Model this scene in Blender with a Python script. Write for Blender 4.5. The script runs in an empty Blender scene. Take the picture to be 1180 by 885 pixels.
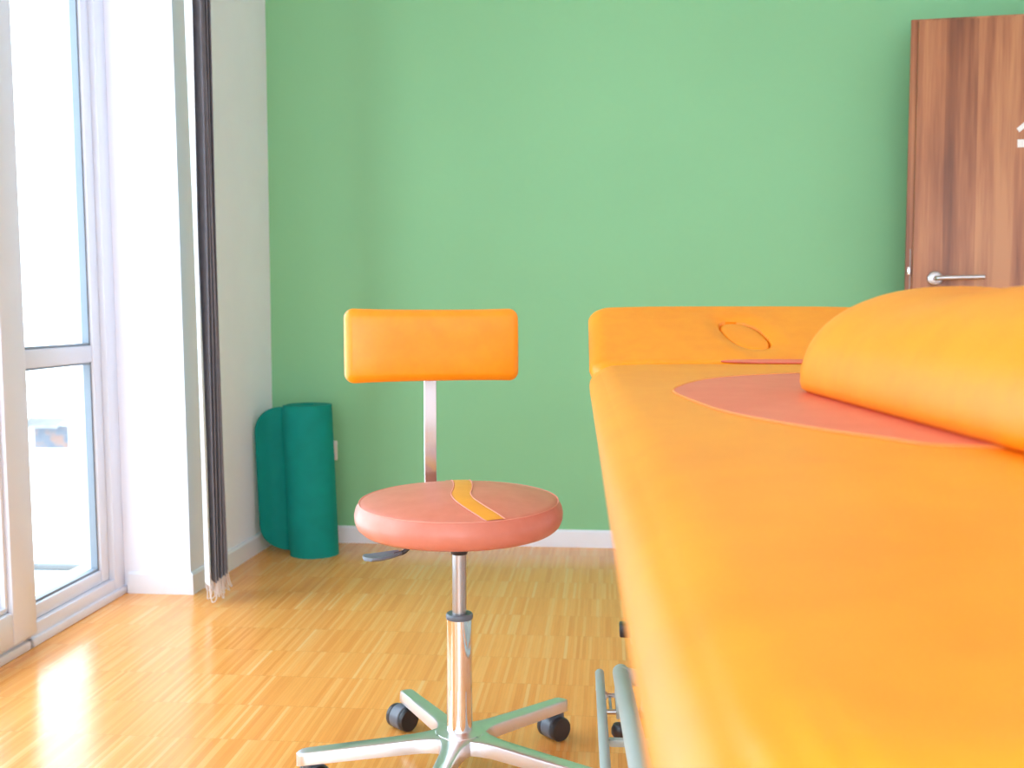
import bpy, bmesh, math, random
from mathutils import Vector, Matrix
random.seed(7)
S = bpy.context.scene
COL = S.collection
R = math.radians
PI = math.pi

# ------------------------------------------------------------------ materials
def new_mat(name):
    m = bpy.data.materials.new(name); m.use_nodes = True
    nt = m.node_tree; b = nt.nodes['Principled BSDF']
    return m, nt, b
def N(nt, t, **kw):
    n = nt.nodes.new(t)
    for k, v in kw.items(): setattr(n, k, v)
    return n
def L(nt, a, b): nt.links.new(a, b)
def math_node(nt, op, a, b=None):
    n = N(nt, 'ShaderNodeMath', operation=op)
    for i, v in enumerate((a, b)):
        if v is None: continue
        if isinstance(v, (int, float)): n.inputs[i].default_value = v
        else: L(nt, v, n.inputs[i])
    return n.outputs[0]
def noise(nt, scale, detail=4, rough=.55, vec=None, coord='Object', dims=(1, 1, 1)):
    tc = N(nt, 'ShaderNodeTexCoord'); mp = N(nt, 'ShaderNodeMapping')
    mp.inputs['Scale'].default_value = dims
    L(nt, tc.outputs[coord], mp.inputs[0])
    n = N(nt, 'ShaderNodeTexNoise'); n.inputs['Scale'].default_value = scale
    n.inputs['Detail'].default_value = detail; n.inputs['Roughness'].default_value = rough
    L(nt, mp.outputs[0], n.inputs['Vector'])
    return n.outputs['Fac']
def ramp(nt, fac, stops):
    r = N(nt, 'ShaderNodeValToRGB'); e = r.color_ramp.elements
    while len(e) < len(stops): e.new(.5)
    for i, (p, c) in enumerate(stops):
        e[i].position = p; e[i].color = (*c, 1)
    L(nt, fac, r.inputs[0]); return r.outputs[0]
def bump(nt, b, h, strength, dist):
    n = N(nt, 'ShaderNodeBump'); n.inputs['Strength'].default_value = strength
    n.inputs['Distance'].default_value = dist
    L(nt, h, n.inputs['Height']); L(nt, n.outputs[0], b.inputs['Normal'])

def plain(name, c, rough=.5, metal=0, spec=.5, bs=0, bscale=200, var=.06, vscale=6):
    m, nt, b = new_mat(name)
    c2 = tuple(max(0, x * (1 - var)) for x in c)
    L(nt, ramp(nt, noise(nt, vscale), [(.35, c2), (.65, c)]), b.inputs['Base Color'])
    b.inputs['Roughness'].default_value = rough; b.inputs['Metallic'].default_value = metal
    b.inputs['Specular IOR Level'].default_value = spec
    if bs: bump(nt, b, noise(nt, bscale), bs, .001)
    return m
def leather(name, c, c2, rough=.42, spec=.5, coat=.3):
    m, nt, b = new_mat(name)
    f = noise(nt, 26, 6, .65); f2 = noise(nt, 7, 3, .5)
    mix = math_node(nt, 'ADD', math_node(nt, 'MULTIPLY', f, .55), math_node(nt, 'MULTIPLY', f2, .45))
    L(nt, ramp(nt, mix, [(.36, c2), (.62, c)]), b.inputs['Base Color'])
    b.inputs['Roughness'].default_value = rough
    b.inputs['Specular IOR Level'].default_value = spec
    b.inputs['Coat Weight'].default_value = coat; b.inputs['Coat Roughness'].default_value = .34
    v = N(nt, 'ShaderNodeTexVoronoi'); v.inputs['Scale'].default_value = 420
    tc = N(nt, 'ShaderNodeTexCoord'); L(nt, tc.outputs['Object'], v.inputs['Vector'])
    bump(nt, b, v.outputs['Distance'], .06, .0006)
    return m

M = {}
M['orange'] = leather('orange_leather', (.95, .325, .003), (.90, .275, .002), .40, .42, .28)
M['salmon'] = leather('salmon_leather', (.68, .235, .165), (.61, .19, .125), .42, .4)
M['salmon_inlay'] = leather('salmon_inlay_leather', (.78, .205, .135), (.72, .165, .105), .45, .3, .1)
M['yellow'] = leather('yellow_leather', (.88, .40, .035), (.80, .33, .025), .45, .4)
M['seam_pink'] = plain('pink_seam_thread', (.76, .33, .24), .6)
M['seam'] = plain('seam_thread', (.86, .32, .07), .6)
M['greenwall'] = plain('green_wall_paint', (.258, .565, .295), .62, spec=.25, bs=.15, bscale=300, var=.03, vscale=1.5)
M['whitewall'] = plain('white_wall_paint', (.88, .89, .97), .75, spec=.2, bs=.2, bscale=260, var=.02)
M['ceiling'] = plain('ceiling_paint', (.86, .86, .85), .9, spec=.1, var=.02)
M['skirt'] = plain('white_skirting', (.84, .87, .95), .4, var=.02)
M['pvc'] = plain('white_window_frame', (.74, .76, .84), .32, var=.02)
M['gasket'] = plain('grey_gasket', (.22, .26, .31), .5)
M['chrome'] = plain('chrome', (.88, .88, .89), .06, 1, var=.02)
M['alu'] = plain('polished_aluminium', (.84, .84, .86), .33, 1, var=.04, bs=.05, bscale=80)
M['steel'] = plain('brushed_steel', (.55, .53, .53), .28, 1, var=.1)
M['plate'] = plain('dull_plate', (.42, .36, .32), .6)
M['steel2'] = plain('polished_steel_bar', (.62, .61, .63), .14, 1, var=.04)
M['satin'] = plain('satin_nickel', (.62, .61, .62), .35, 1, var=.04)
M['black'] = plain('black_plastic', (.035, .033, .036), .38, var=.2)
M['greyplastic'] = plain('grey_plastic', (.15, .17, .21), .35, var=.1)
M['ring'] = plain('slate_ring', (.13, .15, .18), .35)
M['frame'] = plain('grey_green_enamel', (.42, .50, .49), .35, var=.05)
M['mat'] = plain('green_foam', (.0, .27, .225), .75, spec=.25, bs=.25, bscale=500, var=.12, vscale=12)
M['mat_in'] = plain('dark_green_foam', (.0, .12, .10), .8, spec=.2, bs=.25, bscale=500, var=.12)
M['blind'] = plain('dark_grey_blind_fabric', (.25, .245, .28), .85, spec=.2, bs=.3, bscale=600, var=.15, vscale=30)
M['blindlit'] = plain('lit_blind_fabric', (.82, .86, .90), .7, spec=.3)  # white stands in for grazing window light on one slat
M['bead'] = plain('beige_beads', (.78, .69, .66), .4)
M['whiteplastic'] = plain('white_plastic', (.85, .83, .78), .4, var=.02)
M['facade'] = plain('pale_render', (.80, .80, .80), .9, spec=.1, var=.05)
M['roof'] = plain('weathered_roof', (.24, .23, .23), .8, spec=.1, var=.4, vscale=3)
m_, nt_, b_ = new_mat('weathered_shutter')
L(nt_, ramp(nt_, noise(nt_, 3.2, 3), [(.38, (.06, .07, .095)), (.52, (.09, .10, .12)), (.62, (.18, .10, .075))]), b_.inputs['Base Color']); b_.inputs['Roughness'].default_value = .8
M['shutter'] = m_
M['concrete'] = plain('pale_concrete', (.62, .62, .61), .85, spec=.1)
M['kerb'] = plain('grey_kerb', (.17, .17, .175), .85, spec=.1)

def floor_mat():
    m, nt, b = new_mat('strip_parquet')
    g = N(nt, 'ShaderNodeNewGeometry'); sx = N(nt, 'ShaderNodeSeparateXYZ'); L(nt, g.outputs['Position'], sx.inputs[0])
    X, Y = sx.outputs[0], sx.outputs[1]
    W, LEN = .0085, .205
    row = math_node(nt, 'FLOOR', math_node(nt, 'DIVIDE', Y, LEN))
    # slight per-row shift of the strips
    wr = N(nt, 'ShaderNodeTexWhiteNoise', noise_dimensions='1D'); L(nt, row, wr.inputs['W'])
    xs = math_node(nt, 'ADD', math_node(nt, 'DIVIDE', X, W), wr.outputs['Value'])
    cx = math_node(nt, 'FLOOR', xs)
    cm = N(nt, 'ShaderNodeCombineXYZ'); L(nt, cx, cm.inputs[0]); L(nt, row, cm.inputs[1])
    wn = N(nt, 'ShaderNodeTexWhiteNoise', noise_dimensions='3D'); L(nt, cm.outputs[0], wn.inputs['Vector'])
    # wider groups of similar strips
    gx = math_node(nt, 'FLOOR', math_node(nt, 'DIVIDE', cx, 3))
    cm2 = N(nt, 'ShaderNodeCombineXYZ'); L(nt, gx, cm2.inputs[0]); L(nt, row, cm2.inputs[1]); cm2.inputs[2].default_value = 5
    wn2 = N(nt, 'ShaderNodeTexWhiteNoise', noise_dimensions='3D'); L(nt, cm2.outputs[0], wn2.inputs['Vector'])
    f = math_node(nt, 'ADD', math_node(nt, 'MULTIPLY', wn.outputs['Value'], .72), math_node(nt, 'MULTIPLY', wn2.outputs['Value'], .28))
    base = ramp(nt, f, [(0.0, (.80, .29, .055)), (.25, (.88, .355, .075)), (.6, (.93, .405, .095)), (.85, (.94, .465, .135)), (1.0, (.94, .53, .20))])
    gr = noise(nt, 3, 5, .6, coord='Object', dims=(60, 3, 1))
    mixn = N(nt, 'ShaderNodeMix', data_type='RGBA', blend_type='MULTIPLY'); mixn.inputs[0].default_value = .28
    L(nt, base, mixn.inputs[6]); L(nt, ramp(nt, gr, [(.3, (.72, .66, .6)), (.7, (1, 1, 1))]), mixn.inputs[7])
    # joints between strips and rows
    fx = math_node(nt, 'ABSOLUTE', math_node(nt, 'SUBTRACT', math_node(nt, 'FRACT', xs), .5))
    fy = math_node(nt, 'ABSOLUTE', math_node(nt, 'SUBTRACT', math_node(nt, 'FRACT', math_node(nt, 'DIVIDE', Y, LEN)), .5))
    j = math_node(nt, 'MAXIMUM', math_node(nt, 'GREATER_THAN', fx, .475), math_node(nt, 'GREATER_THAN', fy, .4955))
    m2 = N(nt, 'ShaderNodeMix', data_type='RGBA'); L(nt, math_node(nt, 'MULTIPLY', j, .33), m2.inputs[0])
    L(nt, mixn.outputs[2], m2.inputs[6]); m2.inputs[7].default_value = (.33, .14, .03, 1)
    L(nt, m2.outputs[2], b.inputs['Base Color'])
    L(nt, math_node(nt, 'ADD', math_node(nt, 'MULTIPLY', noise(nt, 8, 3), .10), .16), b.inputs['Roughness'])
    b.inputs['Specular IOR Level'].default_value = .42
    bump(nt, b, math_node(nt, 'ADD', noise(nt, 14, 2), math_node(nt, 'MULTIPLY', wn.outputs['Value'], .35)), .05, .0015)
    return m
M['floor'] = floor_mat()

def door_mat():
    m, nt, b = new_mat('walnut_veneer')
    tc = N(nt, 'ShaderNodeTexCoord'); mp = N(nt, 'ShaderNodeMapping'); L(nt, tc.outputs['Object'], mp.inputs[0])
    mp.inputs['Scale'].default_value = (1, 1, .05)
    n1 = N(nt, 'ShaderNodeTexNoise'); n1.inputs['Scale'].default_value = 11; n1.inputs['Detail'].default_value = 5; n1.inputs['Roughness'].default_value = .62
    L(nt, mp.outputs[0], n1.inputs['Vector'])
    n2 = N(nt, 'ShaderNodeTexNoise'); n2.inputs['Scale'].default_value = 60; n2.inputs['Detail'].default_value = 3
    L(nt, mp.outputs[0], n2.inputs['Vector'])
    # broad veneer leaves
    s = N(nt, 'ShaderNodeSeparateXYZ'); L(nt, tc.outputs['Object'], s.inputs[0])
    lf = math_node(nt, 'FLOOR', math_node(nt, 'DIVIDE', math_node(nt, 'ADD', s.outputs[0], math_node(nt, 'MULTIPLY', s.outputs[2], .008)), .108))
    wn = N(nt, 'ShaderNodeTexWhiteNoise', noise_dimensions='1D'); L(nt, lf, wn.inputs['W'])
    f = math_node(nt, 'ADD', math_node(nt, 'MULTIPLY', n1.outputs['Fac'], .85), math_node(nt, 'MULTIPLY', n2.outputs['Fac'], .2))
    f = math_node(nt, 'ADD', f, math_node(nt, 'MULTIPLY', math_node(nt, 'SUBTRACT', wn.outputs['Value'], .5), .16))
    c = ramp(nt, f, [(.34, (.17, .062, .034)), (.45, (.27, .098, .048)), (.55, (.40, .155, .072)), (.66, (.54, .245, .11))])
    L(nt, c, b.inputs['Base Color']); b.inputs['Roughness'].default_value = .42
    return m
M['walnut'] = door_mat()

def glass_mat():
    m = bpy.data.materials.new('clear_glass'); m.use_nodes = True; nt = m.node_tree; nt.nodes.clear()
    o = N(nt, 'ShaderNodeOutputMaterial'); t = N(nt, 'ShaderNodeBsdfTransparent'); g = N(nt, 'ShaderNodeBsdfGlossy')
    t.inputs[0].default_value = (.96, .985, .98, 1); g.inputs['Roughness'].default_value = .01
    mx = N(nt, 'ShaderNodeMixShader'); lw = N(nt, 'ShaderNodeLayerWeight'); lw.inputs[0].default_value = .5
    fr = math_node(nt, 'ADD', math_node(nt, 'MULTIPLY', math_node(nt, 'POWER', lw.outputs['Facing'], 5), .5), .03)
    L(nt, fr, mx.inputs[0]); L(nt, t.outputs[0], mx.inputs[1]); L(nt, g.outputs[0], mx.inputs[2]); L(nt, mx.outputs[0], o.inputs[0])
    return m
M['glass'] = glass_mat()

# ------------------------------------------------------------------ helpers
def obj(name, bm, mat, parent=None, smooth=True, loc=None, angle=40):
    me = bpy.data.meshes.new(name); bmesh.ops.recalc_face_normals(bm, faces=bm.faces[:])
    bm.to_mesh(me); bm.free()
    o = bpy.data.objects.new(name, me); COL.objects.link(o)
    if mat: me.materials.append(M[mat] if isinstance(mat, str) else mat)
    if smooth:
        for p in me.polygons: p.use_smooth = True
        me.set_sharp_from_angle(angle=R(angle))
    if parent: o.parent = parent
    if loc: o.location = loc
    return o
def thing(name, label, cat, loc=(0, 0, 0), rotz=0, group=None):
    o = bpy.data.objects.new(name, None); COL.objects.link(o); o.empty_display_size = .1
    o.location = loc; o.rotation_euler = (0, 0, rotz); o['label'] = label; o['category'] = cat
    if group: o['group'] = group
    return o
def tag(o, label, cat, group=None, kind=None):
    o['label'] = label; o['category'] = cat
    if group: o['group'] = group
    if kind: o['kind'] = kind
    return o
def struct(o, label=None, cat=None):
    o['kind'] = 'structure'
    if label: o['label'] = label
    if cat: o['category'] = cat
    return o

def lean_k(y):
    if y <= 3.5: return .0125
    return max(.002, .0125 - .0105 * (y - 3.5) / .76)
def lean(bm):
    for v in bm.verts: v.co.x -= lean_k(v.co.y) * v.co.z + (.024 * min(1, (4.26 - v.co.y) / .83) if v.co.x > -1.5 and v.co.y > 3.4 else 0)
    return bm
def box(bm, a, b, bev=0, seg=2):
    x0, y0, z0 = a; x1, y1, z1 = b
    r = bmesh.ops.create_cube(bm, size=1)
    for v in r['verts']:
        v.co = Vector(((x0 + x1) / 2 + v.co.x * (x1 - x0), (y0 + y1) / 2 + v.co.y * (y1 - y0), (z0 + z1) / 2 + v.co.z * (z1 - z0)))
    if bev:
        es = list({e for v in r['verts'] for e in v.link_edges})
        bmesh.ops.bevel(bm, geom=es, offset=bev, segments=seg, profile=.5, affect='EDGES')
    return bm
def mbox(a, b, bev=0, seg=2): return box(bmesh.new(), a, b, bev, seg)
def tube(bm, pts, rad, seg=20, cap=True):
    pts = [Vector(p) for p in pts]; n = len(pts)
    rads = rad if isinstance(rad, (list, tuple)) else [rad] * n
    prev = None; rings = []
    for i, p in enumerate(pts):
        if i == 0: t = pts[1] - p
        elif i == n - 1: t = p - pts[i - 1]
        else: t = (pts[i + 1] - p).normalized() + (p - pts[i - 1]).normalized()
        t.normalize()
        if prev is None:
            ref = Vector((0, 0, 1)) if abs(t.z) < .9 else Vector((1, 0, 0))
            u = t.cross(ref).normalized()
        else:
            u = (prev - t * prev.dot(t)).normalized()
        prev = u; w = t.cross(u)
        rings.append([bm.verts.new(p + (u * math.cos(2 * PI * k / seg) + w * math.sin(2 * PI * k / seg)) * rads[i]) for k in range(seg)])
    for a, b in zip(rings, rings[1:]):
        for k in range(seg): bm.faces.new((a[k], a[(k + 1) % seg], b[(k + 1) % seg], b[k]))
    if cap: bm.faces.new(rings[0]); bm.faces.new(rings[-1])
    return bm
def lathe(bm, prof, seg=48, mat=None, cap=True):
    """prof: list of (r, z); mat: Matrix applied"""
    rings = []
    for r, z in prof:
        if r < 1e-6:
            rings.append([bm.verts.new((0, 0, z))])
        else:
            rings.append([bm.verts.new((r * math.cos(2 * PI * k / seg), r * math.sin(2 * PI * k / seg), z)) for k in range(seg)])
    for a, b in zip(rings, rings[1:]):
        if len(a) == 1 and len(b) == 1: continue
        for k in range(seg):
            k2 = (k + 1) % seg
            if len(a) == 1: bm.faces.new((a[0], b[k2], b[k]))
            elif len(b) == 1: bm.faces.new((a[k], a[k2], b[0]))
            else: bm.faces.new((a[k], a[k2], b[k2], b[k]))
    if cap:
        for rg in (rings[0], rings[-1]):
            if len(rg) > 1: bm.faces.new(rg)
    if mat is not None:
        for rg in rings:
            for v in rg: v.co = mat @ v.co
    return bm
def catmull(pts, n=8, closed=False):
    P = [Vector(p) for p in pts]; out = []; m = len(P)
    rng = range(m if closed else m - 1)
    for i in rng:
        p0 = P[(i - 1) % m] if closed or i > 0 else P[0]
        p1 = P[i]; p2 = P[(i + 1) % m]
        p3 = P[(i + 2) % m] if closed or i + 2 < m else P[-1]
        for k in range(n):
            t = k / n
            out.append(.5 * ((2 * p1) + (p2 - p0) * t + (2 * p0 - 5 * p1 + 4 * p2 - p3) * t * t + (3 * p1 - p0 - 3 * p2 + p3) * t ** 3))
    if not closed: out.append(P[-1])
    return out

def lines(h, r, n):
    """grid lines over [-h, h], dense within r of the edges"""
    e = [h - r * (i / 8) for i in range(9)]
    inner = h - r
    mid = [-inner + 2 * inner * i / n for i in range(1, n)]
    return sorted([-x for x in e] + mid + e)
def cushion(hx, hy, t, Rp, r, top=None, bulge=.004, nx=14, ny=30, xs=None, ys=None, rb=None):
    """padded block centred on its plan, top at z=0, plan corners of radius Rp, edges of radius r"""
    rb = rb or r
    bm = bmesh.new(); cache = {}
    dense = max(Rp, r)
    xs = xs or lines(hx, dense, nx); ys = ys or lines(hy, dense, ny)
    nv = 12
    def plan(x, y):
        ax, ay = abs(x), abs(y)
        dx, dy = ax - (hx - Rp), ay - (hy - Rp)
        e = min(hx - ax, hy - ay)
        nxn, nyn = (1, 0) if hx - ax < hy - ay else (0, 1)
        if dx > 0 and dy > 0:
            m = max(dx, dy); l = math.hypot(dx, dy)
            nxn, nyn = dx / l, dy / l
            ax = hx - Rp + nxn * m; ay = hy - Rp + nyn * m
            e = Rp - m
        return math.copysign(ax, x), math.copysign(ay, y), e, math.copysign(nxn, x), math.copysign(nyn, y)
    def vert(i, j, k):
        key = (i, j, k)
        if key in cache: return cache[key]
        x, y, e, ex, ey = plan(xs[i], ys[j])
        onside = i in (0, len(xs) - 1) or j in (0, len(ys) - 1)
        if k == 0 and not onside or k == nv and not onside:
            rr = r if k == 0 else rb
            if e < rr:
                ph = PI / 2 - (1 - e / rr) * PI / 4
                ins = rr * (1 - math.cos(ph)); dr = rr * (1 - math.sin(ph))
                x -= ex * (ins - e); y -= ey * (ins - e)
            else: dr = 0
            z = -dr if k == 0 else -t + dr
        else:
            v = k / nv
            # depth along the side: rounded at both ends
            if v <= .35:
                ph = PI / 4 * (1 - v / .35); ins = r * (1 - math.cos(ph)); z = -r * (1 - math.sin(ph))
            elif v >= .65:
                ph = PI / 4 * ((v - .65) / .35); ins = rb * (1 - math.cos(ph)); z = -t + rb * (1 - math.sin(ph))
            else:
                ins = 0; z = -r + (v - .35) / .3 * (-t + rb + r)
            ins -= bulge * math.sin(PI * min(1, max(0, -z / t)))
            x -= ex * ins; y -= ey * ins
        if top and z > -t * .5: z += top(x, y) * (1 + z / (t * .5))
        cache[key] = bm.verts.new((x, y, z)); return cache[key]
    I, J = len(xs) - 1, len(ys) - 1
    for i in range(I):
        for j in range(J):
            for k in (0, nv):
                bm.faces.new((vert(i, j, k), vert(i + 1, j, k), vert(i + 1, j + 1, k), vert(i, j + 1, k)))
    for k in range(nv):
        for i in range(I):
            for j in (0, J): bm.faces.new((vert(i, j, k), vert(i + 1, j, k), vert(i + 1, j, k + 1), vert(i, j, k + 1)))
        for j in range(J):
            for i in (0, I): bm.faces.new((vert(i, j, k), vert(i, j + 1, k), vert(i, j + 1, k + 1), vert(i, j, k + 1)))
    return bm
def patch(bm, outline, zf, dz, n=10):
    """a thin patch filling the closed 2-D outline, lying dz above zf(x, y)"""
    cx = sum(p[0] for p in outline) / len(outline); cy = sum(p[1] for p in outline) / len(outline)
    rings = []
    for k in range(n, 0, -1):
        s = k / n; h = dz if k < n else -.001
        s2 = s if k < n else 1.0
        rings.append([bm.verts.new((cx + (p[0] - cx) * s2, cy + (p[1] - cy) * s2, zf(cx + (p[0] - cx) * s2, cy + (p[1] - cy) * s2) + h)) for p in outline])
        if k == n:
            q = .996
            rings.append([bm.verts.new((cx + (p[0] - cx) * q, cy + (p[1] - cy) * q, zf(cx + (p[0] - cx) * q, cy + (p[1] - cy) * q) + dz)) for p in outline])
    c = bm.verts.new((cx, cy, zf(cx, cy) + dz)); m = len(outline)
    for a, b in zip(rings, rings[1:]):
        for k in range(m): bm.faces.new((a[k], a[(k + 1) % m], b[(k + 1) % m], b[k]))
    for k in range(m): bm.faces.new((rings[-1][k], rings[-1][(k + 1) % m], c))
    return bm

# ------------------------------------------------------------------ room shell
D = 4.26; XL = -1.36; XR = 2.05; YF = -3.2; ZC = 2.75
struct(obj('floor', mbox((-1.95, YF - .1, -.1), (XR + .1, D + .1, 0)), 'floor', smooth=False), 'honey coloured parquet of thin upright strips laid in rows', 'floor')
struct(obj('ceiling', mbox((-1.95, YF - .1, ZC), (XR + .1, D + .1, ZC + .1)), 'ceiling', smooth=False))
struct(obj('wall_back', mbox((-1.95, D, 0), (XR + .1, D + .12, ZC)), 'greenwall', smooth=False), 'plain wall painted leaf green behind the stool', 'wall')
struct(obj('wall_right', mbox((XR, YF, 0), (XR + .1, D, ZC)), 'whitewall', smooth=False))
bm = bmesh.new()
for q in (((-1.95, 0), (-1.2, ZC)), ((1.9, 0), (XR + .1, ZC)), ((-1.2, 0), (1.9, .12)), ((-1.2, 2.5), (1.9, ZC))):  # leaves the opening of the added fill window
    box(bm, (q[0][0], YF - .1, q[0][1]), (q[1][0], YF, q[1][1]))
struct(obj('wall_front', bm, 'whitewall', smooth=False))
bm = bmesh.new()
XO = -1.76
for y0, y1 in ((3.43, D), (.35, 1.05), (YF, -1.9)):
    yy = [y0, y1] if y1 < 3 else [y0, 3.5, 3.7, 3.9, 4.1, y1]
    n0 = len(bm.verts)
    for a, b in zip(yy, yy[1:]): box(bm, (XO, a, 0), (XL, b, ZC))
bmesh.ops.remove_doubles(bm, verts=bm.verts[:], dist=1e-5)
for f in [f for f in bm.faces if abs(f.normal.y) > .9 and 3.45 < f.calc_center_median().y < 4.15]: bm.faces.remove(f)
box(bm, (XO, YF, 2.34), (XL, 3.43, ZC))
bmesh.ops.subdivide_edges(bm, edges=[e for e in bm.edges if abs((e.verts[0].co - e.verts[1].co).z) > 1], cuts=3)
struct(obj('wall_left', lean(bm), 'whitewall', smooth=False), 'white plastered wall and pier beside the tall window', 'wall')

def skirting(pts, h=.07, t=.012):
    """profiled board following the plan polyline, standing to its left"""
    bm = bmesh.new(); prof = [(0, 0), (t, 0), (t, h - .008), (t * .55, h), (0, h)]
    pts = [Vector((*p, 0)) for p in pts]; rings = []
    for i, p in enumerate(pts):
        ns = []
        if i > 0: d = (p - pts[i - 1]).normalized(); ns.append(Vector((-d.y, d.x, 0)))
        if i < len(pts) - 1: d = (pts[i + 1] - p).normalized(); ns.append(Vector((-d.y, d.x, 0)))
        n = ns[0] if len(ns) == 1 else (ns[0] + ns[1]) / (1 + ns[0].dot(ns[1]))
        rings.append([bm.verts.new(p + n * u + Vector((0, 0, v))) for u, v in prof])
    for a, b in zip(rings, rings[1:]):
        for k in range(5): bm.faces.new((a[k], a[(k + 1) % 5], b[(k + 1) % 5], b[k]))
    bm.faces.new(rings[0]); bm.faces.new(rings[-1]); return bm
struct(obj('baseboard_back', skirting([(XR, D), (XL + .012, D)]), 'skirt', smooth=False), 'white skirting board along the green wall', 'baseboard')
struct(obj('baseboard_left', lean(skirting([(XL, D - .012), (XL, 3.43), (-1.60, 3.43)], .072)), 'skirt', smooth=False), 'white skirting board round the window pier', 'baseboard')

# ------------------------------------------------------------------ windows
def bars(rects, x0, x1, bev=.003):
    bm = bmesh.new()
    for y0, y1, z0, z1 in rects: box(bm, (x0, y0, z0), (x1, y1, z1), bev)
    return bm
ZT = 2.34
def fixed_window(name, y0, y1, label):
    w = thing(name, label, 'window', (0, 0, 0)); w['kind'] = 'structure'
    fr = bars([(y1 - .072, y1, .025, ZT), (y0, y0 + .03, .025, ZT), (y0 + .03, y1 - .072, .025, .062), (y0 + .03, y1 - .072, ZT - .06, ZT)], -1.70, -1.612)
    obj('window_frame', lean(fr), 'pvc', w)
    s = bars([(y1 - .125, y1 - .072, .062, ZT - .06), (y0 + .03, y0 + .06, .062, ZT - .06), (y0 + .06, y1 - .125, .062, .105), (y0 + .06, y1 - .125, ZT - .12, ZT - .06)], -1.695, -1.630, .006)
    sh = obj('sash', lean(s), 'pvc', w)
    obj('glazing_bar', lean(bars([(y0 + .06, y1 - .125, .782, .836)], -1.692, -1.634, .006)), 'pvc', w)
    g = bmesh.new()
    for a, b in ((.105, .782), (.836, ZT - .12)):
        ya, yb = y0 + .06, y1 - .125
        for q in ((ya, ya + .008, a, b), (yb - .010, yb, a, b), (ya, yb, a, a + .008), (ya, yb, b - .006, b)):
            box(g, (-1.662, q[0], q[2]), (-1.640, q[1], q[3]))
    obj('gasket', lean(g), 'gasket', w, smooth=False)
    g = bmesh.new()
    for a, b in ((.105, .782), (.836, ZT - .12)): box(g, (-1.656, y0 + .06, a), (-1.652, y1 - .125, b))
    obj('pane', lean(g), 'glass', w, smooth=False)
    obj('threshold', lean(mbox((-1.72, y0, 0), (-1.602, y1, .026), .004)), 'pvc', w)
    return w
def leaf_window(name, y0, y1, label):
    w = thing(name, label, 'window', (0, 0, 0)); w['kind'] = 'structure'
    obj('window_frame', lean(bars([(y0, y1, ZT - .05, ZT), (y0, y1, .026, .04)], -1.70, -1.612)), 'pvc', w)
    st = .12
    s = bars([(y0, y0 + st, .042, ZT - .05), (y1 - st, y1, .042, ZT - .05), (y0 + st, y1 - st, .042, .135), (y0 + st, y1 - st, ZT - .15, ZT - .05)], -1.66, -1.590, .008)
    s2 = lean(s); obj('sash', s2, 'pvc', w)
    b = bmesh.new()
    ya, yb, za, zb = y0 + st, y1 - st, .135, ZT - .15
    for q in ((ya, ya + .015, za, zb), (yb - .015, yb, za, zb), (ya, yb, za, za + .015), (ya, yb, zb - .015, zb)):
        box(b, (-1.642, q[0], q[2]), (-1.603, q[1], q[3]), .004)
    obj('glazing_bead', lean(b), 'pvc', w)
    g = bmesh.new()
    for q in ((ya + .015, ya + .022, za, zb), (yb - .022, yb - .015, za, zb), (ya, yb, za + .015, za + .022)):
        box(g, (-1.640, q[0], q[2]), (-1.620, q[1], q[3]))
    obj('gasket', lean(g), 'gasket', w, smooth=False)
    obj('pane', lean(mbox((-1.634, ya, za), (-1.630, yb, zb))), 'glass', w, smooth=False)
    obj('threshold', lean(mbox((-1.72, y0, 0), (-1.602, y1, .026), .004)), 'pvc', w)
    return w
fixed_window('window_1', 2.81, 3.43, 'tall white framed window pane with one glazing bar beside the pier')
leaf_window('window_2', 1.96, 2.835, 'white balcony door leaf at the left edge of the view')
leaf_window('window_3', 1.05, 1.955, 'white balcony door leaf nearer than the first, outside the view')
for k, (a, b) in enumerate(((-.35, .35), (-1.12, -.355), (-1.9, -1.125))):
    leaf_window('window_%d' % (k + 4), a, b, 'unseen white framed window leaf added behind the viewer to light the room, bay %s' % ['nearest', 'middle', 'farthest'][k])  # unseen bays put in so daylight reaches surfaces facing the camera

wf = thing('window_7', 'unseen wide window added behind the viewer for fill light', 'window'); wf['kind'] = 'structure'  # made-up glazing, lets daylight in as fill from behind the camera
bm = bmesh.new()
for x in (-1.2, -.19, .82, 1.85): box(bm, (x, YF - .07, .12), (x + .05, YF - .01, 2.5), .004)
for z in (.12, 2.44): box(bm, (-1.2, YF - .07, z), (1.9, YF - .01, z + .06), .004)
obj('window_frame', bm, 'pvc', wf)
obj('pane', mbox((-1.15, YF - .045, .18), (1.85, YF - .041, 2.44)), 'glass', wf, smooth=False)

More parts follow.
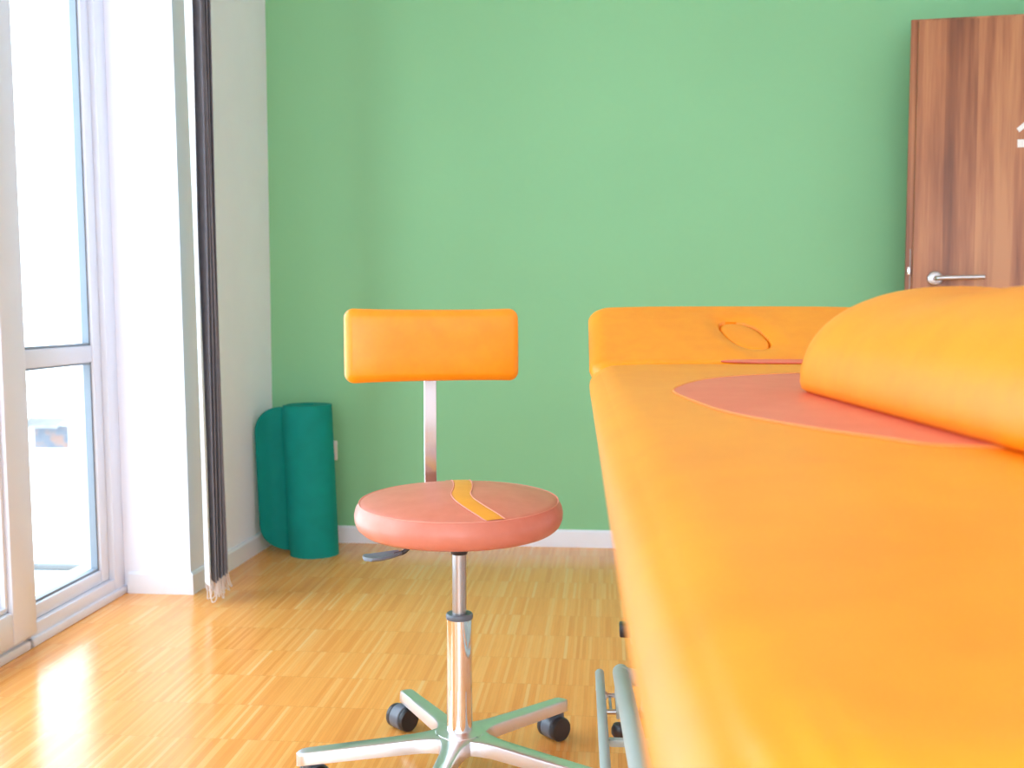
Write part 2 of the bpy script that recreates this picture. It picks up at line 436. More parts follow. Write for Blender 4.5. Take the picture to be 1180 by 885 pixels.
# ------------------------------------------------------------------ vertical blind
bl = thing('vertical_blind', 'dark grey vertical blind drawn into a narrow stack beside the white pier', 'blind', (-1.285, 3.37, 0))
def leanl(bm, k=.0140):
    for v in bm.verts: v.co.x -= k * v.co.z
    return bm
slat_pos = []
for i in range(7):
    cx = .0095 + i * .0022 + random.uniform(-.0004, .0004); cy = -.034 + i * .0125
    ang = R(38 + random.uniform(-2.0, 2.0))      # from the y axis
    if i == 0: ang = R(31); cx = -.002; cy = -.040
    d = Vector((math.sin(ang), -math.cos(ang), 0)); n = Vector((d.y, -d.x, 0))
    wd = .089; zb = .066 + i * .004; zt = 2.26
    bm = bmesh.new(); th = .0012; K = 8; rows = [zb, zb + .03] + [zb + .03 + (zt - zb - .03) * q / 6 for q in range(1, 7)]
    grid = []
    for z in rows:
        a, b = [], []
        for k in range(K + 1):
            u = (k / K - .5); c = .005 * (1 - 4 * u * u) + random.uniform(-.0004, .0004)
            tw = .010 * math.sin(z * 2.1 + i)
            p = Vector((cx, cy, z)) + d * (u * wd) + n * (c + tw * u)
            a.append(bm.verts.new(p + n * th)); b.append(bm.verts.new(p - n * th))
        grid.append((a, b))
    for (a, b), (a2, b2) in zip(grid, grid[1:]):
        for k in range(K):
            bm.faces.new((a[k], a[k + 1], a2[k + 1], a2[k])); bm.faces.new((b[k], b2[k], b2[k + 1], b[k + 1]))
        for k in (0, K): bm.faces.new((a[k], a2[k], b2[k], b[k]))
    for a, b in (grid[0], grid[-1]):
        for k in range(K): bm.faces.new((a[k], a[k + 1], b[k + 1], b[k]))
    o = obj('slat', leanl(bm), 'blindlit' if i == 0 else 'blind', bl)
    if i == 0: o['label'] = 'slat at the window side of the stack, its window light painted in white'
    slat_pos.append((Vector((cx, cy, zb)) - d * wd / 2, Vector((cx, cy, zb)) + d * wd / 2))
def beads(bm, pts, r=.0028):
    acc = 0
    for p, q in zip(pts, pts[1:]):
        l = (q - p).length; t = 0
        while acc + (l - t) >= .0056:
            t += .0056 - acc; acc = 0
            bmesh.ops.create_icosphere(bm, subdivisions=1, radius=r, matrix=Matrix.Translation(p + (q - p) * (t / l)))
        acc += l - t
for side, fr in enumerate((.0, .45, .8, 1.0)):
    bm = bmesh.new()
    for i in range(6):
        a = slat_pos[i][0].lerp(slat_pos[i][1], fr) + Vector((0, 0, .006)); b = slat_pos[i + 1][0].lerp(slat_pos[i + 1][1], fr) + Vector((0, 0, .006))
        drop = random.uniform(.046, .066); w = random.uniform(-.014, .022)
        pts = []
        for k in range(29):
            t = k / 28
            p = a.lerp(b, t); p.z -= drop * (1 - (2 * t - 1) ** 4); p.x += w * math.sin(PI * t)
            p.z = max(p.z, .004); pts.append(p)
        beads(bm, pts)
    obj('bead_chain', leanl(bm), 'bead', bl)
obj('head_rail', mbox((-.10, -2.2, 2.26), (-.03, .10, 2.31), .004), 'pvc', bl)

# ------------------------------------------------------------------ outside
o = struct(obj('floor_balcony', mbox((-3.1, -2, -.55), (-1.762, 5.4, -.386)), 'concrete', smooth=False), 'pale balcony slab outside the window', 'balcony')
tag(obj('balcony_kerb', mbox((-2.98, 5.2, -.386), (-2.70, 5.25, -.358), .008), 'kerb'), 'low grey kerb at the end of the balcony outside the window', 'kerb')
bd = thing('building', 'pale building seen through the window, bleached by daylight', 'building', (-14, 25, -8))
obj('wall', mbox((-9, 0, 0), (9, 8, 8.5)), 'facade', bd, smooth=False)
bm = bmesh.new()
for k in range(11):
    lathe(bm, [(.045, 0), (.05, .5)], 10, Matrix.Translation((-.05 + k * .085, -.42, 6.14)) @ Matrix.Rotation(R(-72), 4, 'X'))
obj('roof', bm, 'roof', bd)
obj('window', mbox((.04, -.03, 5.57), (.90, .03, 6.12)), 'shutter', bd, smooth=False)
bm = bmesh.new()
for z in (6.90, 6.90 + .14): box(bm, (-.3, -.12, z), (.75, 0, z + .03))
obj('cornice', bm, 'facade', bd, smooth=False)

# ------------------------------------------------------------------ walnut door
al = R(7.0)
dr = thing('door_1', 'open walnut veneer door with a satin lever handle, standing before the green wall', 'door', (1.096, 4.0, 0), -al)
dr['kind'] = 'structure'
DW = .88; DH = 1.985
obj('leaf', mbox((.0, 0, .008), (DW, .026, DH - .012), .0015), 'walnut', dr)
obj('rebate_lip', mbox((-.022, .026, .008), (DW, .042, DH), .0015), 'walnut', dr)
obj('lock_plate', mbox((-.009, .0245, .93), (-.004, .0262, 1.17), .0006), 'plate', dr)
obj('latch', mbox((-.017, .012, 1.075), (-.006, .026, 1.105), .002), 'chrome', dr)
bm = bmesh.new()
RX = Matrix.Rotation(R(90), 4, 'X')
lathe(bm, [(0, .012), (.021, .012), (.0255, .009), (.027, .004), (.027, -.001), (0, -.001)], 40, Matrix.Translation((.075, 0, 1.062)) @ RX)
hd = obj('door_handle', bm, 'satin', dr)
bm = bmesh.new()
tube(bm, catmull([(.075, -.008, 1.062), (.075, -.035, 1.062), (.080, -.050, 1.062), (.10, -.056, 1.063), (.16, -.056, 1.064), (.232, -.054, 1.065)], 6), .0085, 18)
obj('lever', bm, 'satin', hd)
bm = bmesh.new()
for pts in ([(.362, 1.585), (.386, 1.606), (.405, 1.606), (.405, 1.590), (.390, 1.588), (.371, 1.571)],
            [(.366, 1.519), (.43, 1.519), (.43, 1.547), (.366, 1.546)]):
    a = [bm.verts.new((x - .029, -.003, z)) for x, z in pts]; b = [bm.verts.new((x - .029, .0005, z)) for x, z in pts]
    bm.faces.new(a); bm.faces.new(b)
    for k in range(len(a)): bm.faces.new((a[k], a[(k + 1) % len(a)], b[(k + 1) % len(a)], b[k]))
sg = obj('door_number', bm, 'whiteplastic', dr, smooth=False); sg['label'] = 'pale lettering fixed to the door'

# ------------------------------------------------------------------ wall socket
so = thing('wall_socket', 'small white wall socket on the green wall right of the rolled mat', 'socket', (-1.131, D, .379))
obj('cover_plate', mbox((-.040, -.010, -.040), (.040, 0, .040), .003), 'whiteplastic', so)
bm = bmesh.new(); lathe(bm, [(.026, 0), (.026, .003), (.021, .003), (.020, -.004), (0, -.004)], 32, Matrix.Translation((0, -.010, 0)) @ RX)
obj('insert', bm, 'whiteplastic', so)

# ------------------------------------------------------------------ rolled mat
mt = thing('exercise_mat', 'thick dark green foam exercise mat rolled up, standing in the corner', 'mat', (-1.148, 4.05, 0))
H0 = .585; TH = .012
def strip(path, edge=None, mat='mat', name='roll'):
    bm = bmesh.new(); rows = []
    NV = 12
    for i, (p, n, zb, zt) in enumerate(path):
        a = [bm.verts.new((p[0] + n[0] * TH / 2, p[1] + n[1] * TH / 2, zb + (zt - zb) * k / NV)) for k in range(NV + 1)]
        b = [bm.verts.new((p[0] - n[0] * TH / 2, p[1] - n[1] * TH / 2, zb + (zt - zb) * k / NV)) for k in range(NV + 1)]
        rows.append((a, b))
    for (a, b), (c, d) in zip(rows, rows[1:]):
        for k in range(NV):
            bm.faces.new((a[k], a[k + 1], c[k + 1], c[k])); bm.faces.new((b[k], d[k], d[k + 1], b[k + 1]))
        bm.faces.new((a[0], c[0], d[0], b[0])); bm.faces.new((a[-1], b[-1], d[-1], c[-1]))
    for a, b in (rows[0], rows[-1]):
        for k in range(NV): bm.faces.new((a[k], b[k], b[k + 1], a[k + 1]))
    # lean of the roll
    for r in rows:
        for g in r:
            for v in g: v.co.x += -.022 * (v.co.z / .585) + .018
    return obj(name, bm, mat, mt, angle=50)
path = []
turns = 4.6; pitch = .0137; ro = .0915
end = R(205)       # where the outermost turn lets go (left side, slightly to the front)
nseg = int(turns * 44)
for i in range(nseg + 1):
    f = i / nseg; ang = end + turns * 2 * PI * (1 - f)
    r = ro - pitch * turns * (1 - f)
    path.append(((r * math.cos(ang), r * math.sin(ang)), (math.cos(ang), math.sin(ang)), 0, H0))
strip(path)
# the free flap, tangent to the roll, rounded corners, resting on the left wall
p0 = Vector((ro * math.cos(end), ro * math.sin(end)))
ctrl = [Vector((.0, ro)) , Vector((-.05, .090)), Vector((-.11, .058)), Vector((-.165, .005)), Vector((-.205, -.055))]
ctrl = [Vector((-.086, -.030)), Vector((-.100, .004)), Vector((-.125, .012)), Vector((-.165, .004)), Vector((-.206, -.030))]
pp = catmull([(c.x, c.y, 0) for c in ctrl], 12)
tot = sum((b - a).length for a, b in zip(pp, pp[1:])); acc = 0; path = []
RC = .105
for i, p in enumerate(pp):
    if i: acc += (p - pp[i - 1]).length
    d = (pp[min(i + 1, len(pp) - 1)] - pp[max(i - 1, 0)]).normalized()
    u = max(0, RC - (tot - acc)) / RC
    cut = RC * (1 - math.sqrt(max(0, 1 - min(u, .9995) ** 2)))
    path.append(((p.x, p.y), (-d.y, d.x), .012 + cut * 1.0, H0 - .012 - cut * .95))
strip(path, name='flap', mat='mat')

# ------------------------------------------------------------------ stool
SX, SY = -.2925, 2.10
st = thing('swivel_stool', 'round salmon pink swivel stool with orange backrest and chrome five star base', 'stool', (SX, SY, 0), R(21))
def tilt_seat(bm):
    for v in bm.verts: v.co.z += .034 * (v.co.x * math.sin(R(21)) + v.co.y * math.cos(R(21)))
    return bm
ZS = .583       # seam height
def dome(x, y):
    r = min(1, math.hypot(x, y) / .192); return .020 * (1 - r ** 2.6)
bm = bmesh.new()
prof = [(0, .528), (.17, .527), (.188, .530), (.196, .537), (.2005, .548), (.2015, .560), (.199, .571), (.1945, .579), (.192, .5822), (.1905, .5812)]
prof += [(.192 * q, ZS - .001 + .020 * (1 - q ** 2.6)) for q in (.98, .94, .88, .8, .7, .55, .4, .25, .12)] + [(0, ZS + .019)]
lathe(bm, prof, 96)
obj('seat', tilt_seat(bm), 'salmon', st, angle=70)
bm = bmesh.new()
ring = [(.1925 * math.cos(2 * PI * k / 96), .1925 * math.sin(2 * PI * k / 96), .5822) for k in range(97)]
tube(bm, ring, .0010, 8, cap=False)
obj('piping', tilt_seat(bm), 'seam_pink', st)
# wavy inlay on the seat
def to_local(x, y):
    v = Vector((x - SX, y - SY)); c, s = math.cos(-R(21)), math.sin(-R(21))
    return (v.x * c - v.y * s, v.x * s + v.y * c)
wave_c = [(0.0325, 0.2455), (0.0467, 0.2154), (0.0254, 0.0763), (0.0089, 0.0067), (-0.0053, -0.039), (-0.0078, -0.0852), (0.0018, -0.1328), (0.0142, -0.1665), (0.0236, -0.1915)]
cl = catmull([(x, y, 0) for x, y in wave_c], 8)
bm = bmesh.new(); sb = bmesh.new()
rows = []; e1 = []; e2 = []
for i, p in enumerate(cl):
    d = (cl[min(i + 1, len(cl) - 1)] - cl[max(i - 1, 0)]).normalized(); n = Vector((-d.y, d.x, 0)); hw = .0185
    row = []
    for k in range(9):
        u = -1 + k / 4; q = p + n * hw * u
        if math.hypot(q.x, q.y) > .189: q = q * (.189 / math.hypot(q.x, q.y))
        row.append(bm.verts.new((q.x, q.y, ZS + dome(q.x, q.y) + .0012 * (1 - u ** 6) - .0006)))
    rows.append(row); e1.append(row[0].co.copy() + Vector((0, 0, .0008))); e2.append(row[-1].co.copy() + Vector((0, 0, .0008)))
for a, b in zip(rows, rows[1:]):
    for k in range(8): bm.faces.new((a[k], a[k + 1], b[k + 1], b[k]))
sol = obj('seat_inlay', tilt_seat(bm), 'yellow', st); sol['label'] = 'wavy yellow leather stripe'
bm = bmesh.new(); tube(bm, e1, .0012, 6); tube(bm, e2, .0012, 6)
obj('stitching', tilt_seat(bm), 'seam_pink', sol)
# underside plate, column
bm = bmesh.new(); lathe(bm, [(0, .529), (.085, .529), (.085, .522), (.05, .516), (.036, .500), (0, .500)], 40)
obj('mounting_plate', bm, 'black', st)
bm = bmesh.new(); lathe(bm, [(.0150, .502), (.0165, .500), (.0165, .4785), (.0150, .4765)], 32); obj('collar', bm, 'black', st)
bm = bmesh.new(); lathe(bm, [(.0138, .488), (.0138, .452), (.0133, .4515), (.0138, .451), (.0138, .33)], 32); obj('gas_rod', bm, 'steel', st)
bm = bmesh.new(); lathe(bm, [(.014, .360), (.0245, .360), (.0265, .357), (.0265, .351), (.0255, .349), (.014, .349)], 40); obj('ring', bm, 'ring', st)
bm = bmesh.new(); lathe(bm, [(.0252, .350), (.0252, .125), (.0252, .085)], 48); obj('column', bm, 'chrome', st)
# backrest
bm = cushion(.185, .073, .052, .018, .013, top=lambda x, y: -.010 * abs(x / .186) ** 5 - .007 * abs(y / .074) ** 4 + .005, bulge=.003, nx=16, ny=8)
for v in bm.verts:
    x, y, z = v.co
    # the block lies flat with its top up: stand it so the padded face looks at the seat; gently curved in plan
    pin = 1 + .04 * (abs(x) / .186) ** 3
    v.co = Vector((x, .218 - z - .10 * x * x, .8745 + y * pin))
    v.co.y -= (v.co.z - .8) * -.03
br = obj('backrest', bm, 'orange', st, angle=60)
bm = bmesh.new()
for sgn in (-1, 1):
    pass
flat = catmull([(0, .03, .512), (0, .12, .510), (0, .205, .512), (0, .250, .522), (0, .270, .55), (0, .275, .62), (0, .274, .72), (0, .273, .86)], 6)
rows = []
for i, p in enumerate(flat):
    d = (flat[min(i + 1, len(flat) - 1)] - flat[max(i - 1, 0)]).normalized(); n = Vector((0, -d.z, d.y))
    rows.append([bm.verts.new(p + Vector((sx * .0135, 0, 0)) + n * sn * .0025) for sx, sn in ((-1, -.6), (-.92, -1), (.92, -1), (1, -.6), (1, .6), (.92, 1), (-.92, 1), (-1, .6))])
for a, b in zip(rows, rows[1:]):
    for k in range(8): bm.faces.new((a[k], a[(k + 1) % 8], b[(k + 1) % 8], b[k]))
bm.faces.new(rows[0]); bm.faces.new(rows[-1])
obj('backrest_bar', bm, 'steel2', st)
bm = bmesh.new(); tube(bm, catmull([(-.02, 0, .508), (-.055, .012, .507), (-.078, .018, .503), (-.092, .020, .494), (-.105, .022, .482), (-.122, .026, .477)], 6), .0045, 12)
lv = obj('height_lever', bm, 'black', st)
bm = bmesh.new()
rows = []
for i in range(13):
    t = i / 12; hw = .010 + .014 * math.sin(min(1, t * 1.4) * PI / 2) * (1 if t < .85 else math.sqrt(max(0, 1 - ((t - .85) / .15) ** 2)) * .9 + .1)
    x = -.112 - .066 * t; y = .024 + .017 * t; z = .480 - .009 * math.sin(t * PI / 2) - .002 * t
    rows.append([bm.verts.new((x - u * hw * .25, y + u * hw, z + h * .0035 + (.002 * u * u))) for u, h in ((-1, -.2), (-.8, -1), (0, -1.3), (.8, -1), (1, -.2), (.9, .9), (0, .8), (-.9, .9))])
for a, b in zip(rows, rows[1:]):
    for k in range(8): bm.faces.new((a[k], a[(k + 1) % 8], b[(k + 1) % 8], b[k]))
bm.faces.new(rows[0]); bm.faces.new(rows[-1])
obj('lever_paddle', bm, 'greyplastic', lv)
K_ = SY / 2.04
for ch in list(st.children_recursive):
    if ch.type == 'MESH':
        for v in ch.data.vertices: v.co = Vector((v.co.x * K_, v.co.y * K_, .95 - (.95 - v.co.z) * K_))
# five star base
arms = [R(a - 21) for a in (51, 121, 196, 265, 334)]
RA = .325
bm = bmesh.new()
def ztop(r): return .101 - .018 * (r / RA) ** .9
def hw(r):
    return .0195 - .0035 * (r / RA) + .034 * math.exp(-((r) / .048) ** 2)
for a in arms:
    ca, sa = math.cos(a), math.sin(a); rows = []
    rr = [.004, .02, .035, .045, .055, .065, .08, .10, .13, .17, .21, .25, .285, .305, .313, .320, .325]
    for r in rr:
        w = hw(r); zt = ztop(r); dpt = .030 - .006 * r / RA
        if r > .305:
            q = (r - .305) / .020; w *= math.sqrt(max(.04, 1 - q * q)); zt -= .004 * q * q
        sec = [(-w, -dpt), (-w, -.006), (-w * .93, -.0018), (-w * .78, 0), (w * .78, 0), (w * .93, -.0018), (w, -.006), (w, -dpt), (w * .86, -dpt), (w * .80, -.007), (-w * .80, -.007), (-w * .86, -dpt)]
        rows.append([bm.verts.new((r * ca - u * sa, r * sa + u * ca, zt + h)) for u, h in sec])
    for p, q in zip(rows, rows[1:]):
        for k in range(12): bm.faces.new((p[k], p[(k + 1) % 12], q[(k + 1) % 12], q[k]))
    bm.faces.new(rows[-1])
lathe(bm, [(.0258, .070), (.0258, .104), (.0275, .1035), (.034, .1015), (.046, .0995), (.046, .076), (.0258, .070)], 48, cap=False)
obj('star_base', bm, 'alu', st, angle=35)
# casters
def caster():
    e = bpy.data.objects.new('caster', None); COL.objects.link(e); e.empty_display_size = .03
    ax = Matrix.Rotation(R(90), 4, 'X')         # lathe axis along y
    b = bmesh.new()
    # hood: a body between and above the two wheels
    seg = 28; rows = []
    for y in (-.0155, -.0135, .0135, .0155):
        rr = .0255 if abs(y) > .015 else .0275
        rows.append([b.verts.new((.0 + rr * math.cos(t), y, .0275 + rr * math.sin(t))) for t in [R(-35 + 285 * k / seg) for k in range(seg + 1)]])
    for p, q in zip(rows, rows[1:]):
        for k in range(seg): b.faces.new((p[k], p[k + 1], q[k + 1], q[k]))
        b.faces.new((p[seg], p[0], q[0], q[seg]))
    b.faces.new(rows[0]); b.faces.new(rows[-1])
    lathe(b, [(0, 0), (.011, 0), (.011, .012), (.0065, .014), (.0065, .036), (0, .036)], 20, Matrix.Translation((.016, 0, .047)))
    h = obj('hood', b, 'greyplastic', e)
    for s in (-1, 1):
        b = bmesh.new()
        lathe(b, [(0, 0), (.024, 0), (.0265, .0025), (.0265, .009), (.0245, .0125), (.019, .0135), (0, .0125)], 40, Matrix.Translation((0, s * .0158, .0266)) @ Matrix.Rotation(R(-90 * s), 4, 'X'))
        obj('wheel', b, 'black', e)
    return e
c0 = caster()
def place(e, loc, rz):
    e.parent = st; e.location = loc; e.rotation_euler = (0, 0, rz)
cang = [R(44 - 21), R(50 - 21), R(200), R(120), R(300)]
for i, a in enumerate(arms):
    if i == 0: c = c0
    else:
        c = c0.copy(); COL.objects.link(c)
        for ch in c0.children:
            k = ch.copy(); COL.objects.link(k); k.parent = c
    # the swivel pin sits .016 ahead of the wheels along the caster's x
    z = cang[i]; px = (RA - .022) * math.cos(a) - .016 * math.cos(z); py = (RA - .022) * math.sin(a) - .016 * math.sin(z)
    place(c, (px, py, 0), z)

# ------------------------------------------------------------------ treatment couch
TRZ = R(1.6)
TX, TY = .0285, 0.0
tb = thing('treatment_couch', 'orange leather treatment couch with oval salmon inlay on a grey metal frame', 'couch', (TX, TY, 0), TRZ)
HX = .3325; Y0, Y1 = .235, 2.168; HY = (Y1 - Y0) / 2; YC = (Y0 + Y1) / 2; ZTOP = .845
def crown(x, y):
    q = abs(x) / HX; d = HY - abs(y)
    z = -.007 * q ** 5 - .004 * max(0, 1 - d / .10) ** 2
    # gathered pleats at the near corners
    e = HX - abs(x); n = y + HY
    if e < .055 and n < .085:
        env = max(0, 1 - n / .085) ** 1.2 * math.sin(PI * min(1, max(0, (e - .006) / .046)))
        z += .0013 * env * math.sin((e + n * .12) * 2 * PI / .0125)
    return z
fine = [.004 + k * .0015 for k in range(48)]
xs = sorted(set(round(v, 5) for v in lines(HX, .055, 24) + [-HX + q for q in fine] + [HX - q for q in fine]))
ys = sorted(set(round(v, 5) for v in lines(HY, .055, 60) + [-HY + .004 * k for k in range(1, 40)]))
bm = cushion(HX, HY, .075, .055, .045, top=crown, bulge=.004, xs=xs, ys=ys, rb=.012)
for v in bm.verts: v.co += Vector((HX, YC, ZTOP))
obj('main_cushion', bm, 'orange', tb, angle=70)
left = [(0.2615, 0.8353),(0.2197, 0.8866),(0.1756, 0.9655),(0.1282, 1.0953),(0.1068, 1.2457),(0.0967, 1.4006),(0.1198, 1.5121),(0.1644, 1.624),(0.2261, 1.7097),(0.3257, 1.7829)]
mir = [(2 * HX - x, y) for x, y in left][::-1]
ol = catmull([(x, y, 0) for x, y in left + mir], 6, closed=True)
ol = [(p.x, p.y) for p in ol]
bm = patch(bmesh.new(), ol, lambda x, y: ZTOP + crown(x - HX, y - YC), .0010, 14)
il = obj('inlay', bm, 'salmon_inlay', tb); il['label'] = 'oval salmon leather inlay'
bm = bmesh.new(); tube(bm, [(x, y, ZTOP + crown(x - HX, y - YC) + .001) for x, y in ol + ol[:1]], .0013, 6, cap=False)
obj('inlay_seam', bm, 'seam', il)
# head section, tilted up, with face slot and plug
HL = .185; TILT = R(20.5); HT = .062
hole = (0, .0)  # centre of the slot in the section's own plan
HA, HB = .043, .080
def slot(x, y):
    # signed: <1 inside; a rounded, slightly pointed and skewed oval
    u = (x + .24 * y) / HA; v = y / HB
    return (abs(u) ** 2.5 + abs(v) ** 2.5) ** (1 / 2.5)
def headtop(x, y):
    q = slot(x - hole[0], y - hole[1])
    z = -.006 * (abs(x) / HX) ** 4
    if q < 1.0: z -= .030
    elif q < 1.9: z -= .0085 * ((1.9 - q) / .9) ** 2
    return z
xs = sorted(set([round(v, 5) for v in lines(HX, .045, 14)] + [round(-.10 + k * .0025, 5) for k in range(81)]))
ys = sorted(set([round(v, 5) for v in lines(HL, .045, 8)] + [round(-.11 + k * .0025, 5) for k in range(89)]))
bm = cushion(HX, HL, HT, .045, .034, top=headtop, bulge=.003, xs=xs, ys=ys)
hm = Matrix.Translation((HX, Y1 + .010, ZTOP - .018)) @ Matrix.Rotation(TILT, 4, 'X') @ Matrix.Translation((0, HL, .012))
for v in bm.verts: v.co = hm @ v.co
obj('head_section', bm, 'orange', tb, angle=70)
out = []
for k in range(64):
    a = 2 * PI * k / 64; lo, hi = 0, .2
    for _ in range(30):
        mid = (lo + hi) / 2
        if slot(mid * math.cos(a), mid * math.sin(a)) < .94: lo = mid
        else: hi = mid
    out.append((lo * math.cos(a), lo * math.sin(a)))
bm = bmesh.new(); rings = []
for s, z in ((1.0, -.05), (1.0, -.016), (.985, -.0125), (.95, -.0105), (.88, -.009), (.7, -.0075), (.45, -.0065), (.2, -.006)):
    rings.append([bm.verts.new(hm @ Vector((hole[0] + x * s, hole[1] + y * s, z))) for x, y in out])
for a, b in zip(rings, rings[1:]):
    for k in range(64): bm.faces.new((a[k], a[(k + 1) % 64], b[(k + 1) % 64], b[k]))
bm.faces.new(rings[-1]); bm.faces.new(rings[0])
pl = obj('face_slot_plug', bm, 'orange', tb); pl['label'] = 'orange plug filling the face slot'
# salmon tip of an inlay at the foot of the head section
ol2 = [(HX + .06 + .13 * math.cos(t), -HL + .022 + .009 * math.sin(t)) for t in [2 * PI * k / 48 for k in range(48)]]
bm = patch(bmesh.new(), [(x - HX, y) for x, y in ol2], lambda x, y: headtop(x, y), .0012, 5)
for v in bm.verts: v.co = hm @ v.co
hi_ = obj('head_inlay', bm, 'salmon_inlay', tb); hi_['label'] = 'salmon leather inlay at the foot of the head section'
# frame
z0 = ZTOP - .075
bm = bmesh.new()
for x in (.075, 2 * HX - .075): box(bm, (x - .02, Y0 + .05, z0 - .045), (x + .02, Y1 - .02, z0 - .002), .004)
for y in (Y0 + .10, YC, Y1 - .08): box(bm, (.095, y - .02, z0 - .043), (2 * HX - .095, y + .02, z0 - .003), .004)
obj('upper_frame', bm, 'frame', tb)
bm = bmesh.new()
box(bm, (.05, Y1 + .005, ZTOP - .10), (2 * HX - .05, Y1 + .022, ZTOP - .085), .003)
for x in (.13, 2 * HX - .13): tube(bm, [hm @ Vector((x - HX, -HL * .9, -HT - .008)), hm @ Vector((x - HX, HL * .8, -HT - .008))], .010, 12)
for x in (.13, 2 * HX - .13): tube(bm, [hm @ Vector((x - HX, HL * .3, -HT - .012)), (x, Y1 - .08, z0 - .03)], .009, 12)
obj('head_support', bm, 'frame', tb)
bm = bmesh.new()
for x in (.15, 2 * HX - .15): box(bm, (x - .02, .32, .165), (x + .02, 2.52, .215), .005)
for y in (.42, 2.50): box(bm, (.10, y - .02, .165), (2 * HX - .10, y + .02, .215), .005)
for x in (.15, 2 * HX - .15):
    for y in (.42, 2.47): lathe(bm, [(.014, .17), (.014, .045), (.024, .040), (.026, .014)], 24, Matrix.Translation((x, y, 0)))
obj('base_frame', bm, 'frame', tb)
for x in (.15, 2 * HX - .15):
    for y in (.42, 2.47):
        bm = bmesh.new(); lathe(bm, [(0, .016), (.030, .016), (.032, .008), (.030, 0), (0, 0)], 28, Matrix.Translation((x, y, 0)))
        obj('rubber_foot', bm, 'black', tb)
for x in (.082, 2 * HX - .082):
    obj('end_cap', mbox((x - .008, 2.480, .182), (x + .020, 2.520, .212), .004), 'black', tb)
def arm_tube(x, ya, za, yb, zb):
    bm = bmesh.new()
    d = 1 if x < HX else -1
    tube(bm, catmull([(x + d * .07, ya + .012, za - .012), (x + d * .03, ya + .012, za - .008), (x + d * .004, ya + .002, za), (x, ya - .03, za + .004), (x, (ya + yb) / 2, (za + zb) / 2), (x, yb, zb)], 8), .0165, 24)
    return obj('lifting_arm', bm, 'frame', tb)
arm_tube(.062, 2.105, .222, .55, .44)
arm_tube(2 * HX - .062, 2.105, .222, .55, .44)
for x in (.022, 2 * HX - .022):
    bm = bmesh.new(); tube(bm, catmull([(x, 2.165, .170), (x, 2.155, .178), (x, 2.13, .180), (x, .55, .180), (x, .50, .175)], 4), .0095, 20)
    obj('foot_bar', bm, 'frame', tb)
for x0, x1 in ((.022, .15), (2 * HX - .15, 2 * HX - .022)):
    for y in (1.90, .80): obj('foot_bar_bracket', mbox((x0, y - .008, .163), (x1, y + .008, .176), .002), 'frame', tb)
for s, xb in ((1, 0), (-1, 2 * HX)):
    bm = bmesh.new()
    box(bm, tuple(map(min, zip((xb + s * .050, 2.02, .165), (xb + s * .056, 2.13, .225)))), tuple(map(max, zip((xb + s * .050, 2.02, .165), (xb + s * .056, 2.13, .225)))), .002)
    tube(bm, [(xb + s * .040, 2.115, .172), (xb + s * .040, 2.035, .172)], .0028, 10)
    hb = obj('hinge_plate', bm, 'frame', tb)
    for y in (2.118, 2.03):
        bm = bmesh.new()
        RY = Matrix.Translation((xb + s * (.030 if y > 2.1 else .026), y, .176)) @ Matrix.Rotation(R(90), 4, 'Y')
        lathe(bm, [(0, -.004), (.0085, -.004), (.0085, .004), (.005, .005), (.005, .024), (0, .024)], 6 if y > 2.1 else 20, RY if s > 0 else Matrix.Translation((xb - .026, y, .176)) @ Matrix.Rotation(R(-90), 4, 'Y'))
        obj('bolt', bm, 'steel', hb)
    bm = bmesh.new(); lathe(bm, [(0, -.016), (.009, -.014), (.014, -.006), (.014, .004), (.010, .012), (0, .015)], 24, Matrix.Translation((xb + s * .052, 1.955, .17)))
    obj('adjusting_knob', bm, 'black', hb)

# ------------------------------------------------------------------ half round bolster on the couch
bo = thing('half_round_bolster', 'orange leather half round bolster lying on the couch over the salmon oval', 'bolster', (.240, 1.393, ZTOP + .0012), R(5.1))
bw, bh, blen = .365, .130, .66
def bprof():
    pts = []
    n = 40
    for k in range(n + 1):
        t = PI * k / n
        c, s = math.cos(t), math.sin(t)
        x = bw / 2 - bw / 2 * math.copysign(abs(c) ** .90, c); z = .014 + (bh - .014) * abs(s) ** .92
        pts.append((x, z))
    pts += [(bw - .002, .005), (bw - .010, 0), (.010, 0), (.002, .005)]
    return pts
P = bprof(); cxp, czp = bw / 2, .05
bm = bmesh.new(); rings = []
Ys = [0, .0012, .004, .009, .016, .026, .04, .06] + [.06 + (blen - .12) * k / 16 for k in range(1, 17)]
Ys += [blen - q for q in (.04, .026, .016, .009, .004, .0012, 0)]
for yv in Ys:
    e = min(yv, blen - yv); r_ = .022
    ins = r_ * (1 - math.sqrt(max(0, 1 - (1 - min(e, r_) / r_) ** 2)))
    ring_ = []
    for x, z in P:
        dx, dz = x - cxp, z - czp; l = math.hypot(dx, dz)
        k = (l - ins) / l
        sag = -.006 * math.exp(-((yv - .19) / .075) ** 2) * max(0, (z - .06) / .07) + .003 * math.exp(-((yv - .05) / .05) ** 2) * max(0, z / bh)
        zz = czp + dz * k + sag
        if z < .02: zz = z + ins * .1
        ring_.append(bm.verts.new((cxp + dx * k, -yv, zz)))
    rings.append(ring_)
for a, b in zip(rings, rings[1:]):
    for k in range(len(P)): bm.faces.new((a[k], a[(k + 1) % len(P)], b[(k + 1) % len(P)], b[k]))
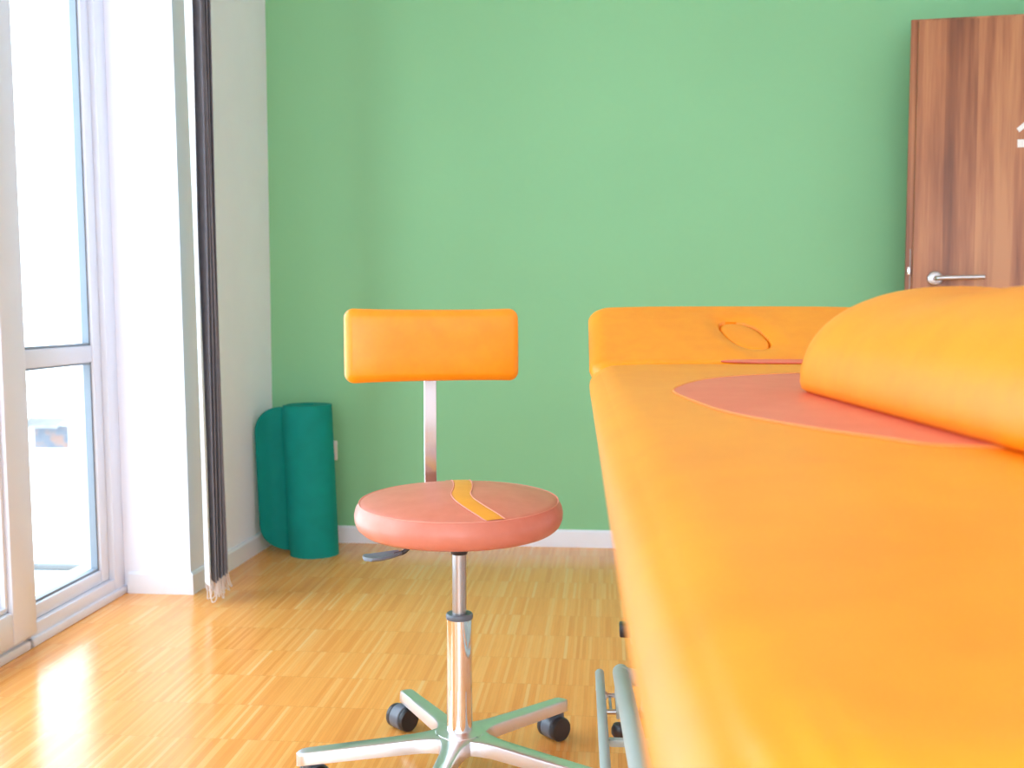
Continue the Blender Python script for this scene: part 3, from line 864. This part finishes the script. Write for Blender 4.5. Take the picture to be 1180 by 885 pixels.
for rg, s in ((rings[0], 1), (rings[-1], -1)):
    c = bm.verts.new((cxp, rg[0].co.y + s * .004, czp)); prev = rg
    for q in (.75, .5, .25):
        nr = [bm.verts.new((cxp + (v.co.x - cxp) * q, rg[0].co.y + s * .004 * (1 - q ** 2), czp + (v.co.z - czp) * q)) for v in rg]
        for k in range(len(P)): bm.faces.new((prev[k], prev[(k + 1) % len(P)], nr[(k + 1) % len(P)], nr[k]))
        prev = nr
    for k in range(len(P)): bm.faces.new((prev[k], prev[(k + 1) % len(P)], c))
obj('cover', bm, 'orange', bo, angle=70)
bm = bmesh.new()
tube(bm, [(.0045, -.02 - (blen - .04) * k / 20, .0085) for k in range(21)], .0011, 6)
obj('seam', bm, 'seam', bo)

# ------------------------------------------------------------------ light
w = bpy.data.worlds.new('World'); S.world = w; w.use_nodes = True
bg = w.node_tree.nodes['Background']
tcn = w.node_tree.nodes.new('ShaderNodeTexCoord'); sep = w.node_tree.nodes.new('ShaderNodeSeparateXYZ')
rp = w.node_tree.nodes.new('ShaderNodeValToRGB')
w.node_tree.links.new(tcn.outputs['Generated'], sep.inputs[0]); w.node_tree.links.new(sep.outputs[2], rp.inputs[0])
rp.color_ramp.elements[0].position = .0; rp.color_ramp.elements[0].color = (.74, .87, 1.0, 1)
rp.color_ramp.elements[1].position = 1.0; rp.color_ramp.elements[1].color = (.68, .83, 1.0, 1)
w.node_tree.links.new(rp.outputs[0], bg.inputs[0]); bg.inputs[1].default_value = 4.8
for (a, b) in ((1.05, 3.43), (-1.9, .35)):
    l = bpy.data.lights.new('window_portal', 'AREA'); l.shape = 'RECTANGLE'; l.size = 2.34; l.size_y = b - a
    l.cycles.is_portal = True
    o = bpy.data.objects.new('window_portal', l); COL.objects.link(o); o.location = (-1.745, (a + b) / 2, 1.17)
    o.rotation_euler = (0, R(-90), 0)

l = bpy.data.lights.new('window_portal', 'AREA'); l.shape = 'RECTANGLE'; l.size = 3.1; l.size_y = 2.38; l.cycles.is_portal = True  # portal of the added fill window
o = bpy.data.objects.new('window_portal', l); COL.objects.link(o); o.location = (.35, YF - .09, 1.31); o.rotation_euler = (R(90), 0, 0)

# ------------------------------------------------------------------ camera
F = 1236.0
th = math.atan(85.5 / F); a = math.atan(110 / F * math.cos(th))
cam = bpy.data.cameras.new('Camera'); cam.sensor_fit = 'HORIZONTAL'; cam.sensor_width = 36; cam.lens = F / 1180 * 36
cam.clip_start = .02
co = bpy.data.objects.new('Camera', cam); COL.objects.link(co); co.location = (0, 0, .95)
co.rotation_euler = (PI / 2 - th, 0, a)
cam.dof.use_dof = True; cam.dof.focus_distance = 2.08; cam.dof.aperture_fstop = 5.6
S.camera = co
S.view_settings.view_transform = 'Standard'; S.view_settings.look = 'None'; S.view_settings.gamma = 1
S.view_settings.exposure = .63; S.view_settings.use_curve_mapping = False
try:
    S.cycles.max_bounces = 10; S.cycles.diffuse_bounces = 6; S.cycles.transparent_max_bounces = 12
    S.cycles.use_denoising = True; S.cycles.sample_clamp_indirect = 6; S.cycles.caustics_reflective = False
except Exception: pass
